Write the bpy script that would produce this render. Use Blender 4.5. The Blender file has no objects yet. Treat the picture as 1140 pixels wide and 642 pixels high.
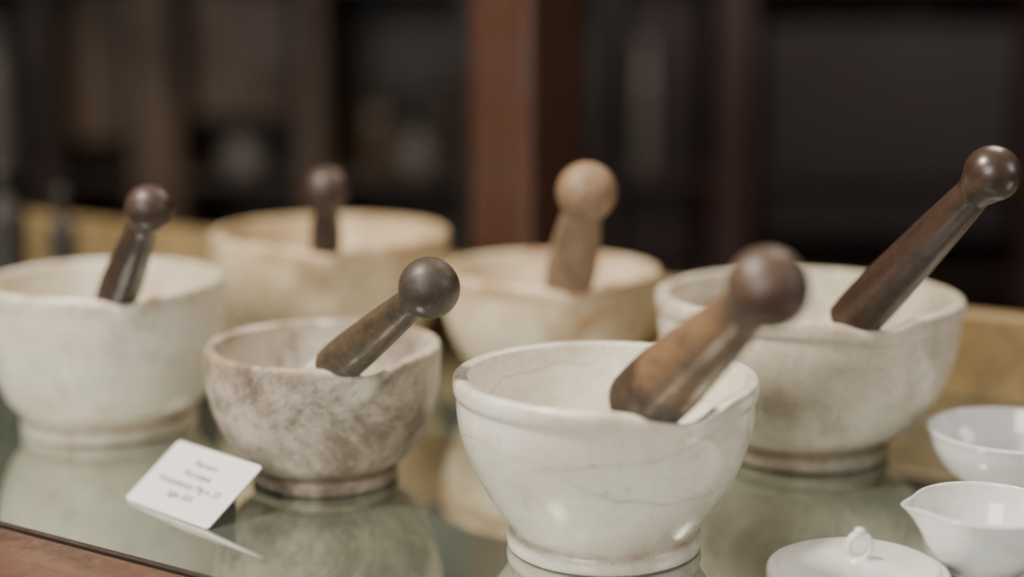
import bpy, bmesh, math, random
from mathutils import Vector, Matrix, noise

random.seed(4)
C = bpy.context.scene.collection
rad = math.radians

# ------------------------------------------------------------------ helpers
def new_mat(name):
    m = bpy.data.materials.new(name); m.use_nodes = True
    nt = m.node_tree
    return m, nt, nt.nodes["Principled BSDF"]

def N(nt, t, **kw):
    n = nt.nodes.new(t)
    for k, v in kw.items():
        setattr(n, k, v)
    return n

def ramp(nt, fac, stops):
    r = N(nt, "ShaderNodeValToRGB")
    while len(r.color_ramp.elements) < len(stops):
        r.color_ramp.elements.new(0.5)
    for e, (p, c) in zip(r.color_ramp.elements, stops):
        e.position = p
        e.color = (c, c, c, 1) if isinstance(c, (int, float)) else (*c, 1)
    nt.links.new(fac, r.inputs[0])
    return r.outputs[0]

def mix(nt, fac, a, b, mode='MIX'):
    m = N(nt, "ShaderNodeMix", data_type='RGBA', blend_type=mode)
    for sock, v in ((m.inputs[0], fac), (m.inputs[6], a), (m.inputs[7], b)):
        if isinstance(v, (int, float)): sock.default_value = v
        elif isinstance(v, tuple): sock.default_value = (*v, 1)
        else: nt.links.new(v, sock)
    return m.outputs[2]

def math_n(nt, op, a, b):
    m = N(nt, "ShaderNodeMath", operation=op)
    for i, v in enumerate((a, b)):
        if isinstance(v, (int, float)): m.inputs[i].default_value = v
        else: nt.links.new(v, m.inputs[i])
    return m.outputs[0]

def noise_tex(nt, vec, scale, detail=6, rough=0.6, dist=0.0):
    n = N(nt, "ShaderNodeTexNoise")
    n.inputs["Scale"].default_value = scale
    n.inputs["Detail"].default_value = detail
    n.inputs["Roughness"].default_value = rough
    n.inputs["Distortion"].default_value = dist
    nt.links.new(vec, n.inputs["Vector"])
    return n

def coords(nt, off=(0, 0, 0), scale=(1, 1, 1)):
    tc = N(nt, "ShaderNodeTexCoord")
    mp = N(nt, "ShaderNodeMapping")
    mp.inputs["Location"].default_value = off
    mp.inputs["Scale"].default_value = scale
    nt.links.new(tc.outputs["Object"], mp.inputs["Vector"])
    return mp.outputs[0], tc.outputs["Object"]

def add_bump(nt, bs, h, strength, dist):
    b = N(nt, "ShaderNodeBump")
    b.inputs["Strength"].default_value = strength
    b.inputs["Distance"].default_value = dist
    nt.links.new(h, b.inputs["Height"])
    nt.links.new(b.outputs[0], bs.inputs["Normal"])

# ---------------------------------------------------------------- materials
def stone_mat(name, base, warm, stain, stain_lo, stain_hi, stain_amt, crack, off, rough=0.35, foot_z=0.011,
              H=0.11, rim_stain=0.4, coat=0.0, foot_stain=0.4, dab=0.7, levels=(.73, .57, .36)):
    m, nt, bs = new_mat(name)
    v, obj = coords(nt, off)
    n1 = noise_tex(nt, v, 9, 6, 0.55)
    col = mix(nt, ramp(nt, n1.outputs[0], [(0.38, 0.0), (0.62, 1.0)]), base, warm)
    n2 = noise_tex(nt, v, 15, 12, 0.74, 0.3)
    sp = N(nt, "ShaderNodeSeparateXYZ"); nt.links.new(obj, sp.inputs[0])
    col = mix(nt, ramp(nt, n2.outputs[0], [(stain_lo, 0.0), (stain_hi, stain_amt)]), col, stain)
    n5 = noise_tex(nt, v, 55, 10, 0.75)
    n6 = noise_tex(nt, v, 12, 3, 0.5)
    dd = math_n(nt, 'MULTIPLY', ramp(nt, n5.outputs[0], [(0.49, 0.0), (0.64, stain_amt*dab)]), ramp(nt, n6.outputs[0], [(0.42, 0.0), (0.56, 1.0)]))
    col = mix(nt, dd, col, stain)
    n3 = noise_tex(nt, v, 230, 4, 0.6)
    col = mix(nt, ramp(nt, n3.outputs[0], [(0.60, 0.0), (0.70, 0.4)]), col, (stain[0]*.6, stain[1]*.55, stain[2]*.5))
    zr = math_n(nt, 'DIVIDE', sp.outputs[2], H)
    n4 = noise_tex(nt, v, 26, 8, 0.7)
    rz = math_n(nt, 'MULTIPLY', math_n(nt, 'MULTIPLY', ramp(nt, zr, [(0.86, 0.0), (0.97, 1.0)]), ramp(nt, n4.outputs[0], [(0.45, 0.0), (0.64, 1.0)])), rim_stain)
    col = mix(nt, rz, col, (0.34, 0.20, 0.09))
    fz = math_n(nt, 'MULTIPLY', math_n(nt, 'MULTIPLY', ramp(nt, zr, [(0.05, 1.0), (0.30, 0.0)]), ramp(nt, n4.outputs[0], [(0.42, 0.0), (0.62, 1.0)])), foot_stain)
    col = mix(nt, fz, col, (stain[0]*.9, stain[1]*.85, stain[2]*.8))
    # a few hairline cracks that run round the bowl, wandering up and down, fading in and out
    cr = None
    for i, level in enumerate(levels):
        vv, _ = coords(nt, (off[0]+3.3*i, off[1]-2.1*i, off[2]), (1, 1, .15))
        nw = noise_tex(nt, vv, 8, 5, 0.42)
        nmk = noise_tex(nt, vv, 9, 1, 0.5)
        zc = math_n(nt, 'ADD', math_n(nt, 'MULTIPLY', math_n(nt, 'SUBTRACT', nw.outputs[0], .5), 1.1), level)
        dist = math_n(nt, 'ABSOLUTE', math_n(nt, 'SUBTRACT', zr, zc), 0.0)
        c1 = ramp(nt, math_n(nt, 'MULTIPLY', dist, 10.0), [(0.0, 1.0), (0.045, 0.55), (0.09, 0.0)])
        c1 = math_n(nt, 'MULTIPLY', c1, ramp(nt, nmk.outputs[0], [(0.40, 0.0), (0.50, 1.0)]))
        cr = c1 if cr is None else math_n(nt, 'MAXIMUM', cr, c1)
    cf = math_n(nt, 'MULTIPLY', cr, crack)
    col = mix(nt, cf, col, (0.24, 0.18, 0.125))
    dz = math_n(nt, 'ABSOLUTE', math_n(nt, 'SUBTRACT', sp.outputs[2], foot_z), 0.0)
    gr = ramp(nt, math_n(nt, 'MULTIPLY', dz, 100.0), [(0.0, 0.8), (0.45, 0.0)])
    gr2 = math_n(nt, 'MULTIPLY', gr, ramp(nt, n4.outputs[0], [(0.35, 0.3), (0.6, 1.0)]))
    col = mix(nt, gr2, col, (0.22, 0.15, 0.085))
    nt.links.new(col, bs.inputs["Base Color"])
    rr = ramp(nt, n2.outputs[0], [(0.3, rough - 0.08), (0.7, rough + 0.18)])
    nt.links.new(rr, bs.inputs["Roughness"])
    bs.inputs["Specular IOR Level"].default_value = 0.5
    bs.inputs["Coat Weight"].default_value = coat
    bs.inputs["Coat Roughness"].default_value = 0.14
    bs.inputs["Subsurface Weight"].default_value = 0.05
    bs.inputs["Subsurface Radius"].default_value = (0.01, 0.007, 0.004)
    bs.inputs["Subsurface Scale"].default_value = 0.3
    h = math_n(nt, 'ADD', n2.outputs[0], math_n(nt, 'MULTIPLY', n3.outputs[0], 0.12))
    add_bump(nt, bs, h, 0.35, 0.0014)
    return m

def wood_mat(name, c1, c2, rough=0.35, off=(0, 0, 0), along='Z', bands=(), scl=1.0, bump=0.25, coat=0.0, mott=0.75, fleck=.45):
    m, nt, bs = new_mat(name)
    s = {'Z': (1, 1, 0.12), 'X': (0.1, 1, 1)}[along]
    v, obj = coords(nt, off, s)
    n1 = noise_tex(nt, v, 70*scl, 8, 0.65, 0.6)
    v2, _ = coords(nt, off)
    n2 = noise_tex(nt, v2, 45*scl, 8, 0.7)
    col = mix(nt, ramp(nt, n1.outputs[0], [(0.35, 0.0), (0.65, 1.0)]), c1, c2)
    dk = tuple(x*0.35 for x in c1)
    for (z0, z1, tc, amt) in bands:
        sp = N(nt, "ShaderNodeSeparateXYZ"); nt.links.new(obj, sp.inputs[0])
        mr = N(nt, "ShaderNodeMapRange"); mr.inputs[1].default_value = z0; mr.inputs[2].default_value = z1
        mr.inputs[3].default_value = 0.0; mr.inputs[4].default_value = amt
        nt.links.new(sp.outputs[2], mr.inputs[0])
        col = mix(nt, mr.outputs[0], col, tc)
    col = mix(nt, ramp(nt, n2.outputs[0], [(0.48, 0.0), (0.68, mott)]), col, dk)
    lt = tuple(min(1, x*2.0+.02) for x in c2)
    n3 = noise_tex(nt, v2, 160*scl, 6, 0.75)
    col = mix(nt, ramp(nt, n3.outputs[0], [(0.56, 0.0), (0.72, fleck)]), col, lt)
    nt.links.new(col, bs.inputs["Base Color"])
    nt.links.new(ramp(nt, n2.outputs[0], [(0.35, max(0.05, rough-.1)), (0.65, min(1, rough+.15))]), bs.inputs["Roughness"])
    bs.inputs["Coat Weight"].default_value = coat
    bs.inputs["Coat Roughness"].default_value = 0.25
    add_bump(nt, bs, n1.outputs[0], bump, 0.0012)
    return m

def porcelain_mat(name, base, rough=0.12, stain=0.10):
    m, nt, bs = new_mat(name)
    v, _ = coords(nt, (3.1, 1.7, 0))
    n = noise_tex(nt, v, 22, 8, 0.65)
    col = mix(nt, ramp(nt, n.outputs[0], [(0.5, 0.0), (0.75, stain)]), base, (0.35, 0.27, 0.18))
    nt.links.new(col, bs.inputs["Base Color"])
    bs.inputs["Roughness"].default_value = rough
    bs.inputs["Coat Weight"].default_value = 0.6
    bs.inputs["Coat Roughness"].default_value = 0.06
    return m

def plain_mat(name, col, rough=0.6, var=0.25, scale=8):
    m, nt, bs = new_mat(name)
    v, _ = coords(nt)
    n = noise_tex(nt, v, scale, 5, 0.6)
    c2 = tuple(x*(1-var) for x in col)
    nt.links.new(mix(nt, n.outputs[0], col, c2), bs.inputs["Base Color"])
    bs.inputs["Roughness"].default_value = rough
    return m

# ---------------------------------------------------------------- geometry
def link(name, me, mats=(), parent=None, smooth=True):
    o = bpy.data.objects.new(name, me); C.objects.link(o)
    for m in mats: me.materials.append(m)
    if smooth:
        for p in me.polygons: p.use_smooth = True
    if parent: o.parent = parent
    return o

def catmull(pts, n=5):
    out = []
    P = [pts[0]] + list(pts) + [pts[-1]]
    for i in range(1, len(P)-2):
        p0, p1, p2, p3 = P[i-1], P[i], P[i+1], P[i+2]
        for k in range(n):
            t = k/n
            out.append(tuple(0.5*((2*p1[j]) + (-p0[j]+p2[j])*t + (2*p0[j]-5*p1[j]+4*p2[j]-p3[j])*t*t
                        + (-p0[j]+3*p1[j]-3*p2[j]+p3[j])*t**3) for j in range(2)))
    out.append(pts[-1])
    return out

def lathe(prof, seg=128, fn=None):
    bm = bmesh.new(); rings = []
    for r, z in prof:
        r = max(r, 0)
        if r < 1e-6:
            rings.append([bm.verts.new((0, 0, z))])
        else:
            rings.append([bm.verts.new((r*math.cos(2*math.pi*k/seg), r*math.sin(2*math.pi*k/seg), z)) for k in range(seg)])
    for a, b in zip(rings, rings[1:]):
        if len(a) == 1 and len(b) == 1: continue
        for k in range(seg):
            k2 = (k+1) % seg
            if len(a) == 1: bm.faces.new((a[0], b[k2], b[k]))
            elif len(b) == 1: bm.faces.new((a[k], a[k2], b[0]))
            else: bm.faces.new((a[k], a[k2], b[k2], b[k]))
    if fn:
        for v in bm.verts: v.co = fn(v.co.copy())
    bmesh.ops.recalc_face_normals(bm, faces=bm.faces[:])
    me = bpy.data.meshes.new("lathe"); bm.to_mesh(me); bm.free()
    return me

def box_mesh(x0, x1, y0, y1, z0, z1, bev=0.003):
    bm = bmesh.new()
    bmesh.ops.create_cube(bm, size=1)
    for v in bm.verts:
        v.co = Vector(((x0+x1)/2+v.co.x*(x1-x0), (y0+y1)/2+v.co.y*(y1-y0), (z0+z1)/2+v.co.z*(z1-z0)))
    if bev: bmesh.ops.bevel(bm, geom=bm.edges[:], offset=bev, segments=3, affect='EDGES', profile=0.5)
    me = bpy.data.meshes.new("box"); bm.to_mesh(me); bm.free()
    return me

# ---------------------------------------------------------------- mortars
ZT = 0.0004     # rests a hair above the glass
def make_mortar(x, y, R, H, foot, bulge, az, mat, paz=None, wall=0.10, dip=0.006, push=0.007, sig=0.22, seed=0, band=True):
    rw = foot - 0.035
    outer = [(0.0, 0.035), (foot*0.72, 0.03), (foot*0.80, 0.0), (foot-0.02, 0.0), (foot, 0.025), (foot, 0.07), (foot-0.012, 0.098),
             (rw, 0.112)]
    rl = 0.978 if band else 0.995
    n = 9
    for i in range(1, n+1):
        u = i/n
        r = rw + (rl-rw)*(1-(1-u)**2)**(1/bulge)
        outer.append((r, 0.115 + (0.875-0.115)*u))
    if band:
        outer += [(0.986, 0.89), (0.997, 0.915), (1.0, 0.96), (0.990, 0.99)]
    else:
        outer += [(1.0, 0.93), (0.999, 0.97), (0.986, 0.993)]
    outer += [(0.962, 1.001), (1-wall+0.014, 0.996), (1-wall, 0.975)]
    ri = 1-wall-0.01
    inner = []
    for i in range(1, 9):
        u = i/8*0.97
        inner.append((ri*(1-u**2.6)**(1/2.0), 0.96 - (0.96-0.17)*u**0.9))
    inner.append((0.0, 0.165))
    prof = catmull([(r*R, z*H) for r, z in outer+inner], 5)
    prof = [(r, max(z, 0)) for r, z in prof]
    prof[0] = (0, prof[0][1]); prof[-1] = (0, prof[-1][1])
    def fn(co):
        r = math.hypot(co.x, co.y)
        if r < 1e-6: return co
        th = math.atan2(co.y, co.x)
        d = (th-az+math.pi) % (2*math.pi) - math.pi
        zz = co.z/H
        g = math.exp(-(d/sig)**2)
        hz = max(0.0, min(1.0, (zz-0.60)/0.40)); hz = hz*hz*(3-2*hz)
        if r > 0.5*R:
            r2 = r + push*g*hz
            co.z -= dip*g*hz*hz
        else: r2 = r
        nn = noise.noise(Vector((math.cos(th)*1.3+seed, math.sin(th)*1.3, zz*1.5)))
        r2 *= 1 + 0.004*nn
        co.x = math.cos(th)*r2; co.y = math.sin(th)*r2
        return co
    o = link("mortar", lathe(prof, 256, fn), [mat])
    o.location = (x, y, ZT)
    return o

def make_pestle(mort, K, rk, rn, rs, wood, ceramic, extra=0.03, dip=0.007, tmax=.31):
    """Shaft lies in the spout; knob centre at K; length runs until the head meets the bowl."""
    x, y, R, H, az, wall = mort
    K = Vector(K)
    rc = R*(1-wall*0.6)+0.005
    Cp = Vector((x+rc*math.cos(az), y+rc*math.sin(az), H-dip))
    z = Cp.z + rs
    for _ in range(10):
        D = Vector((Cp.x, Cp.y, z))-K
        el = math.atan2(-D.z, math.hypot(D.x, D.y))
        z = Cp.z + rs*1.0/math.cos(el)
    P = Vector((Cp.x, Cp.y, z)); D = (P-K); Lc = D.length; D.normalize()
    rh = rs*1.05
    def inside(p):
        zz = p.z/H; r = math.hypot(p.x-x, p.y-y)/R
        if zz > .95: return r < 1-wall-.01
        if zz < .19: return False
        u = ((.96-zz)/.79)**(1/.9)
        return r < (1-wall-.01)*math.sqrt(max(0, 1-u**2.6))-.01
    T = tmax
    while T > Lc+.055:
        c = K + D*(T-rh)
        if all(inside(c+Vector((math.cos(i*math.pi/6)*math.cos(j*math.pi/8), math.sin(i*math.pi/6)*math.cos(j*math.pi/8), math.sin(j*math.pi/8)))*rh)
               for i in range(12) for j in range(-4, 1)): break
        T -= .001
    pts = [(0, -rk*0.96)]
    for a in (18, 36, 54, 72, 90, 108, 122):
        pts.append((rk*math.sin(math.radians(a)), -rk*0.96*math.cos(math.radians(a))))
    pts += [(rn*1.12, rk*0.84), (rn, rk*1.1), (rn*1.05, rk*1.5)]
    W = Lc + extra
    for t in (0.25, 0.5, 0.75, 1.0):
        zz = rk*1.5 + (Lc-rk*1.5)*t
        pts.append((rn*1.05+(rs-rn*1.05)*(t**0.85), zz))
    pts += [(rs*1.01, Lc+(W-Lc)*0.6), (rs*0.99, W-0.003), (rs*0.9, W), (0, W)]
    h = link("pestle", lathe(catmull(pts, 5), 64), [wood])
    h.location = K
    h.rotation_mode = 'QUATERNION'
    h.rotation_quaternion = Vector((0, 0, 1)).rotation_difference(D)
    hp = [(0, W-0.001), (rs*0.90, W-0.0005), (rs*0.92, W+0.004), (rs*0.94, W+(T-W)*0.4), (rh, T-rh*1.1)]
    for a in (15, 35, 55, 75): hp.append((rh*math.cos(rad(a)), T-rh+rh*math.sin(rad(a))))
    hp.append((0, T))
    hp2 = [p for i, p in enumerate(hp) if i == 0 or p[1] > hp[i-1][1]-1e-4 or i > 4]
    link("grinding_head", lathe(catmull(hp2, 4), 48), [ceramic], parent=h)
    return h

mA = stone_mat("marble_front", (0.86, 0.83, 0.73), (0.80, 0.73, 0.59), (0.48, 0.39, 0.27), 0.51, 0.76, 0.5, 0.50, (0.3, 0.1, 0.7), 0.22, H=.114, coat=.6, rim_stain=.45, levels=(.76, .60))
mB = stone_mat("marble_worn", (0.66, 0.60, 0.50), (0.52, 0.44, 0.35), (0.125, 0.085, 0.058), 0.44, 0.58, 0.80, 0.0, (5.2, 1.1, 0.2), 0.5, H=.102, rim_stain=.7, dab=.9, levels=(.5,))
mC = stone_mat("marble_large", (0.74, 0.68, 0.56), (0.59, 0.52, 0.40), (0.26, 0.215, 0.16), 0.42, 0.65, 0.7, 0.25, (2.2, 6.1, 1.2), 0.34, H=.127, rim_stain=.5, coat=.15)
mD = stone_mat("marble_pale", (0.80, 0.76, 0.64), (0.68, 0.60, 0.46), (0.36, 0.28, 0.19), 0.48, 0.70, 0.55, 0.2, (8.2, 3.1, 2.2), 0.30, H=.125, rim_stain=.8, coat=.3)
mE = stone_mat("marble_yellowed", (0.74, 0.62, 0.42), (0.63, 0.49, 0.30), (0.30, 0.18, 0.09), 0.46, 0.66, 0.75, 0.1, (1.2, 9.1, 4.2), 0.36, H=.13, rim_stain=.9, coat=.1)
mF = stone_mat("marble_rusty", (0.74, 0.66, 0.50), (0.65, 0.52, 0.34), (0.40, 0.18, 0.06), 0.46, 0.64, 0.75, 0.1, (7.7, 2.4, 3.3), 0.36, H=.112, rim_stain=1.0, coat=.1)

specs = {
 'A': dict(x=.060, y=.953, R=.0982, H=.114, foot=.645, bulge=.98, az=rad(-65), paz=rad(-72), mat=mA, wall=.10, seed=1.0, sig=.27, push=.009, dip=.008),
 'B': dict(x=-.139, y=1.097, R=.0868, H=.102, foot=.62, bulge=1.55, az=rad(-62), paz=rad(-70), mat=mB, wall=.10, seed=5.0, band=False, sig=.25),
 'C': dict(x=.230, y=1.165, R=.118, H=.127, foot=.56, bulge=1.5, az=rad(-75), paz=rad(-78), mat=mC, wall=.09, seed=9.0),
 'D': dict(x=-.338, y=1.244, R=.0985, H=.125, foot=.73, bulge=1.6, az=rad(-64), paz=rad(-66), mat=mD, wall=.09, seed=13.0, band=False),
 'E': dict(x=-.178, y=1.479, R=.116, H=.130, foot=.60, bulge=1.5, az=rad(-84), paz=rad(-85), mat=mE, wall=.09, seed=17.0, band=False),
 'F': dict(x=.034, y=1.368, R=.100, H=.112, foot=.60, bulge=1.5, az=rad(-78), paz=rad(-80), mat=mF, wall=.10, seed=21.0, sig=.25),
}
for k, s in specs.items(): make_mortar(**s)

def M(k):
    s = specs[k]; return (s['x'], s['y'], s['R'], s['H'], s['paz'], s['wall'])
wA = wood_mat("wood_turned_tan", (0.155, 0.090, 0.047), (0.235, 0.140, 0.075), 0.45, (1, 2, 3), coat=.1,
              bands=[(.034, .014, (.070, .042, .031), .9), (.112, .126, (.034, .021, .014), .94)])
wB = wood_mat("wood_dark_grey", (0.055, 0.039, 0.024), (0.110, 0.074, 0.042), 0.45, (4, 2, 1), coat=.05, bands=[(.026, .012, (.050, .040, .032), .85)], fleck=.5)
wC = wood_mat("wood_dark_walnut", (0.034, 0.019, 0.013), (0.063, 0.035, 0.023), 0.34, (7, 2, 1), coat=0.35, fleck=.25)
wD = wood_mat("wood_dark_brown", (0.036, 0.020, 0.014), (0.066, 0.037, 0.025), 0.48, (2, 8, 1), coat=0.12, fleck=.25)
wF = wood_mat("wood_light", (0.20, 0.122, 0.070), (0.29, 0.185, 0.108), 0.55, (2, 5, 6))
cer = plain_mat("ceramic_white", (0.70, 0.65, 0.55), 0.3, 0.1, 30)

make_pestle(M('A'), (.1307, .767, .2040), .0218, .0135, .0224, wA, cer, .036, .009)
make_pestle(M('B'), (-.052, .944, .1715), .0197, .0102, .0153, wB, cer, .026, .007)
make_pestle(M('C'), (.3084, .977, .240), .0185, .0118, .0180, wC, cer, .030, .008)
make_pestle(M('D'), (-.266, 1.112, .1996), .0180, .0108, .0158, wD, cer, .030, .008)
make_pestle(M('E'), (-.163, 1.3336, .188), .0198, .0108, .0142, wD, cer, .030, .008)
make_pestle(M('F'), (.0586, 1.194, .202), .0238, .0155, .0215, wF, cer, .030, .008)

# ---------------------------------------------------------------- small porcelain
porc = porcelain_mat("porcelain", (0.74, 0.74, 0.73))
porcs = porcelain_mat("porcelain_stained", (0.72, 0.72, 0.70), stain=.45)
def make_bowl(name, x, y, R, H, mat, spout=None, foot=0.5):
    o = [(0, .05), (foot*.8, .05), (foot*.85, 0), (foot, 0), (foot*1.0, .06), (foot*1.08, .10), (.78, .35), (.92, .65), (.98, .9), (1.0, .975),
         (.985, 1.0), (.955, .985), (.93, .88), (.86, .62), (.70, .33), (.42, .15), (0, .11)]
    prof = [(r, max(z, 0)) for r, z in catmull([(r*R, z*H) for r, z in o], 4)]
    prof[0] = (0, prof[0][1]); prof[-1] = (0, prof[-1][1])
    def fn(co):
        if spout is None: return co
        r = math.hypot(co.x, co.y)
        if r < 1e-6: return co
        th = math.atan2(co.y, co.x); d = (th-spout+math.pi) % (2*math.pi)-math.pi
        hz = max(0, min(1, (co.z/H-.5)/.5)); hz *= hz
        g = math.exp(-(d/.22)**2)
        if r > .5*R:
            r += R*.20*g*hz; co.z += -.0015*g*hz
        co.x = r*math.cos(th); co.y = r*math.sin(th)
        return co
    ob = link(name, lathe(prof, 128, fn), [mat]); ob.location = (x, y, ZT)
    return ob
make_bowl("porcelain_bowl", .362, 1.064, .061, .0455, porc)
make_bowl("pouring_cup", .292, .897, .0445, .0455, porcs, spout=rad(178), foot=.48)

lidp = [(0, .004), (.90, .004), (.93, 0), (.97, 0), (1.0, .003), (1.0, .0085), (.975, .0108), (.90, .0118), (.86, .0138), (.6, .0152), (.25, .0165), (0, .0168)]
lid = link("jar_lid", lathe([(r, max(z, 0)) for r, z in catmull([(r*.0545, z) for r, z in lidp], 4)], 128), [porcelain_mat("porcelain_lid", (.76, .75, .72), .3)])
lid.location = (.2095, .878, ZT)
bm = bmesh.new()
segs, sides = 48, 16
rings = []
for i in range(segs):
    a = 2*math.pi*i/segs
    c = Vector((math.cos(a)*.0066, 0, math.sin(a)*.0074))
    nrm = Vector((math.cos(a), 0, math.sin(a)))
    tr = .0022
    rings.append([bm.verts.new(c + nrm*tr*math.cos(2*math.pi*j/sides) + Vector((0, 1, 0))*tr*1.3*math.sin(2*math.pi*j/sides)) for j in range(sides)])
for i in range(segs):
    a, b = rings[i], rings[(i+1) % segs]
    for j in range(sides):
        bm.faces.new((a[j], b[j], b[(j+1) % sides], a[(j+1) % sides]))
bmesh.ops.recalc_face_normals(bm, faces=bm.faces[:])
me = bpy.data.meshes.new("ring"); bm.to_mesh(me); bm.free()
rg = link("ring_handle", me, [lid.data.materials[0]], parent=lid); rg.location = (0, 0, .0248)
kb = link("knob_tip", lathe(catmull([(0, 0), (.0028, .0003), (.0032, .0014), (.0024, .0026), (0, .0032)], 4), 32), [lid.data.materials[0]], parent=lid)
kb.location = (0, 0, .0334)
cl = link("handle_collar", lathe(catmull([(.0085, -.001), (.007, .001), (.005, .0024), (0, .003)], 4), 32), [lid.data.materials[0]], parent=lid)
cl.location = (0, 0, .0158)

# ---------------------------------------------------------------- label card
paper = plain_mat("card_white", (.80, .76, .75), .55, .05, 40)
ink = plain_mat("ink", (.05, .045, .045), .6, .1)
def rounded_rect(w, d, r, th):
    bm = bmesh.new(); vs = []
    for cx, cy, a0 in ((w-r, r, -90), (w-r, d-r, 0), (r, d-r, 90), (r, r, 180)):
        for k in range(7):
            a = rad(a0+k*15); vs.append(bm.verts.new((cx+r*math.cos(a), cy+r*math.sin(a), 0)))
    f = bm.faces.new(vs)
    ex = bmesh.ops.extrude_face_region(bm, geom=[f])
    for v in ex['geom']:
        if isinstance(v, bmesh.types.BMVert): v.co.z -= th
    bmesh.ops.recalc_face_normals(bm, faces=bm.faces[:])
    me = bpy.data.meshes.new("card"); bm.to_mesh(me); bm.free(); return me
cw, cd, tilt = .096, .058, rad(34)
card = link("label_card", rounded_rect(cw, cd, .003, .0012), [paper], smooth=False)
card.matrix_world = Matrix.Translation((-.2755, 1.0413, .0012)) @ Matrix.Rotation(rad(-42), 4, 'Z') @ Matrix.Rotation(tilt, 4, 'X')
back = link("prop_leg", box_mesh(.03, cw-.03, -.0005, .0005, -.0325, 0, 0), [paper], parent=card, smooth=False)
back.matrix_local = Matrix.Translation((0, cd-.002, -.0012)) @ Matrix.Rotation(-tilt, 4, 'X')
for i, t in enumerate(("Mortero", "Porcelana", "Procedencia: Mg-n. 23", "Siglo XIX")):
    cu = bpy.data.curves.new("text", 'FONT'); cu.body = t; cu.size = .0078; cu.align_x = 'CENTER'
    cu.materials.append(ink)
    to = bpy.data.objects.new("text_line_%d" % (i+1), cu); C.objects.link(to)
    to.parent = card; to.location = (cw/2, cd-.016-i*.0095, .0003)

# ---------------------------------------------------------------- display case (own axes: s along, q back)
ang = rad(-32)
case = bpy.data.objects.new("display_case", None); C.objects.link(case)
case.rotation_euler = (0, 0, ang)
mah = wood_mat("mahogany", (0.085, 0.036, 0.020), (0.13, 0.058, 0.034), 0.4, along='X', scl=.6, coat=.2)
mahv = wood_mat("mahogany_post", (0.050, 0.023, 0.015), (0.074, 0.034, 0.023), 0.28, along='Z', scl=.5, coat=.5, mott=.3, bump=.05, fleck=.1)
gold = wood_mat("pale_oak", (0.22, 0.148, 0.064), (0.29, 0.198, 0.088), 0.5, along='X', scl=.4, bump=.1)
dark = wood_mat("dark_edge", (0.02, 0.012, 0.009), (0.035, 0.02, 0.014), 0.5, along='X')
mg, nt, bs = new_mat("green_glass_shelf")
v, _ = coords(nt)
n = noise_tex(nt, v, 3, 4, .5)
nt.links.new(mix(nt, n.outputs[0], (0.085, 0.110, 0.085), (0.115, 0.128, 0.095)), bs.inputs["Base Color"])
bs.inputs["Roughness"].default_value = 0.035
bs.inputs["IOR"].default_value = 5.0
bs.inputs["Specular Tint"].default_value = (.95, 1.0, .94, 1)
bs.inputs["Coat Weight"].default_value = 1.0
bs.inputs["Coat Roughness"].default_value = 0.008
bs.inputs["Coat IOR"].default_value = 2.3
QF, QR, S0, S1 = .660, 1.336, -2.4, .5
link("glass_shelf", box_mesh(S0, S1, QF, QR+.02, -.012, 0, .0), [mg], case, False)
link("case_base", box_mesh(S0, S1, QF-.05, QR+.10, -.9, -.013, .004), [mah], case, False)
link("front_rail", box_mesh(S0, S1, QF-.085, QF-.004, -.06, -.0005, .006), [mah], case, False)
link("front_inlay", box_mesh(S0, S1, QF-.0045, QF+.002, -.011, -.0002, .0004), [dark], case, False)
fr = bpy.data.objects.new("trim_1", None); C.objects.link(fr); fr.rotation_euler = (0, 0, ang)
link("rear_rail", box_mesh(S0, S1, QR, QR+.025, 0, .079, .004), [gold], fr, False)
def s_of(X, Y): return X*math.cos(ang)+Y*math.sin(ang)
sp0 = s_of(-.057, 1.618); sp1 = sp0+.080
for nm_, a, b in (("rear_post", sp0, sp1), ("rear_post_left", S0+.02, S0+.10), ("rear_post_right", S1-.10, S1-.02)):
    link(nm_, box_mesh(a, b, QR+.0255, QR+.135, -.012, 1.0, .008), [mahv], fr, False)
link("top_beam", box_mesh(S0, S1, QR-.005, QR+.14, 1.0, 1.07, .004), [mahv], fr, False)

# ---------------------------------------------------------------- bottle shapes added to suggest the dark frame edge at far left
m, nt, bs = new_mat("frame_edge_dark")
v, _ = coords(nt); n = noise_tex(nt, v, 20, 3)
nt.links.new(mix(nt, n.outputs[0], (.010, .008, .007), (.020, .015, .012)), bs.inputs["Base Color"]); bs.inputs["Roughness"].default_value = .55
bp = [(0, 0), (.85, 0), (1, .03), (1, .15), (1, .55), (.9, .64), (.45, .72), (.36, .78), (.36, .90), (.48, .91), (.48, .96), (.3, 1), (0, 1)]
for (bx, by, br, bh) in ((-.535, 1.80, .018, .135), (-.615, 1.83, .028, .16)):
    o = link("frame_edge_standin", lathe([(r, max(z, 0)) for r, z in catmull([(a*br, b*bh) for a, b in bp], 4)], 48), [m]); o.location = (bx, by, ZT)

# ---------------------------------------------------------------- room behind
fl = plain_mat("floor_wood", (.06, .035, .022), .5, .4, 3)
wl = plain_mat("wall_dark", (.055, .038, .030), .8, .3, 2)
link("floor", box_mesh(-4, 4, -2.5, 4.5, -1.0, -.9, 0), [fl], smooth=False)
link("wall_back", box_mesh(-4, 4, 4.4, 4.5, -.9, 2.2, 0), [wl], smooth=False)
link("wall_left", box_mesh(-4.1, -4, -2.5, 4.5, -.9, 2.2, 0), [wl], smooth=False)
link("wall_right", box_mesh(4, 4.1, -2.5, 4.5, -.9, 2.2, 0), [wl], smooth=False)
cab = bpy.data.objects.new("apothecary_cabinet", None); C.objects.link(cab); cab.location = (0, 3.6, 0)
cb = wood_mat("cabinet_brown", (.052, .029, .015), (.080, .045, .023), .5, along='Z', scl=.15, bump=.05)
cdk = wood_mat("cabinet_dark", (.026, .015, .011), (.039, .023, .017), .4, along='Z', scl=.15, bump=.05)
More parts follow.
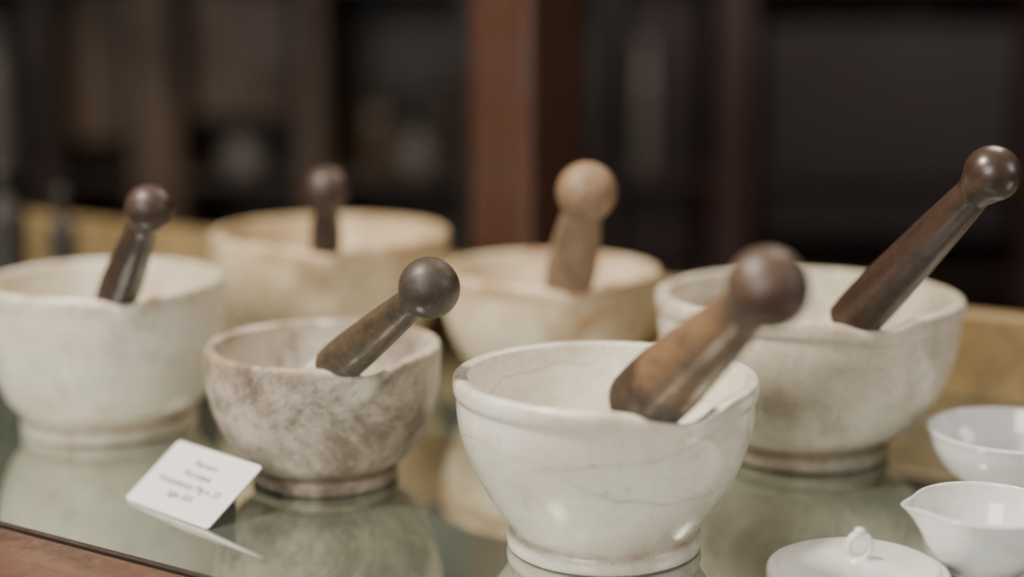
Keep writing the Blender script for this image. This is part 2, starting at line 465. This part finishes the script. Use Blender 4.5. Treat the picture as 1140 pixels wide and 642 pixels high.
crd = wood_mat("cabinet_red", (.046, .021, .018), (.063, .029, .025), .4, along='Z', scl=.15, bump=.05)
gry = plain_mat("cabinet_grey_panel", (.052, .041, .042), .3, .6, 3)
gryd = plain_mat("cabinet_dim_panel", (.040, .028, .030), .3, .5, 3)
link("back_panel", box_mesh(-3, 3, .40, .43, -.9, 1.3, 0), [cdk], cab, False)
for z in (-.88, -.55, -.30, -.052, .42, .75, 1.27):
    link("shelf", box_mesh(-3, 3, .02, .40, z-.025, z, .003), [cdk], cab, False)
for x, w, mt in ((-2.9, .1, cb), (-1.75, .08, cb), (-1.10, .05, cdk), (-.84, .11, cb), (-.47, .06, cb), (-.06, .10, cdk),
                 (.22, .05, gryd), (.52, .08, crd), (1.26, .07, crd), (2.0, .08, crd), (2.9, .1, crd)):
    link("stile", box_mesh(x-w/2, x+w/2, 0, .40, -.9, 1.3, .004), [mt], cab, False)
link("door_panel_left", box_mesh(-1.05, -.92, .06, .08, .02, 1.2, .003), [cb], cab, False)
link("door_panel_mid", box_mesh(-.76, -.52, .06, .08, .08, 1.2, .003), [cb], cab, False)
link("door_panel_right", box_mesh(.60, 1.20, .06, .08, -.20, .30, .003), [gry], cab, False)
link("door_panel_dim", box_mesh(.27, .45, .09, .10, -.28, .42, .003), [gryd], cab, False)
jarm = porcelain_mat("jar_glaze", (.17, .15, .135), .3)
jard = porcelain_mat("jar_brown", (.07, .046, .027), .3)
jp = [(0, 0), (.8, 0), (.92, .03), (1, .15), (1, .62), (.9, .72), (.6, .78), (.55, .83), (.75, .85), (.75, .90), (.4, .93), (.25, .97), (0, 1)]
for x, z, r, h, mt, q in ((-.235, -.052, .045, .11, jarm, .14), (-.66, -.052, .05, .09, jarm, .14), (.315, -.052, .022, .33, jarm, .05), (-1.26, -.052, .05, .38, jarm, .14),
                    (-.33, -.052, .05, .20, jard, .14), (-.15, -.052, .04, .25, jard, .16), (-.2, .42, .05, .2, jarm, .14)):
    j = link("apothecary_jar", lathe(catmull([(a*r, b*h) for a, b in jp], 3), 40), [mt], parent=cab); j.location = (x, q, z)

# ---------------------------------------------------------------- lights
def area(name, loc, target, size, power, col, sy=None):
    l = bpy.data.lights.new(name, 'AREA'); l.energy = power; l.color = col
    l.shape = 'RECTANGLE'; l.size = size; l.size_y = sy or size
    o = bpy.data.objects.new(name, l); C.objects.link(o); o.location = loc
    o.rotation_euler = (Vector(target)-Vector(loc)).to_track_quat('-Z', 'Y').to_euler()
    return o
area("ceiling_lamp", (-.80, .72, 1.7), (0, 1.1, 0), .26, 62, (1, .92, .79))
area("window_light", (-1.4, -1.6, 1.4), (0, 1.1, 0), 1.5, 72, (1, .96, .90))
area("room_lamp", (.9, 2.2, 1.9), (.2, 1.2, 0), .8, 30, (1, .87, .68))
area("side_fill", (2.4, .2, 1.2), (.1, 1.4, .2), .9, 16, (1, .93, .92))  # fill light added to lift the post's dark right face, not a real window
w = bpy.data.worlds.new("world"); bpy.context.scene.world = w; w.use_nodes = True
w.node_tree.nodes["Background"].inputs[0].default_value = (.58, .55, .52, 1)
w.node_tree.nodes["Background"].inputs[1].default_value = 0.25

# ---------------------------------------------------------------- camera
cam = bpy.data.cameras.new("camera"); co = bpy.data.objects.new("camera", cam); C.objects.link(co)
co.location = (0, 0, .346); co.rotation_euler = (rad(90-10.5), 0, 0)
cam.sensor_width = 36; cam.lens = 1700/1140*36
cam.dof.use_dof = True; cam.dof.focus_distance = .985; cam.dof.aperture_fstop = 1.4
cam.clip_start = .01
bpy.context.scene.camera = co
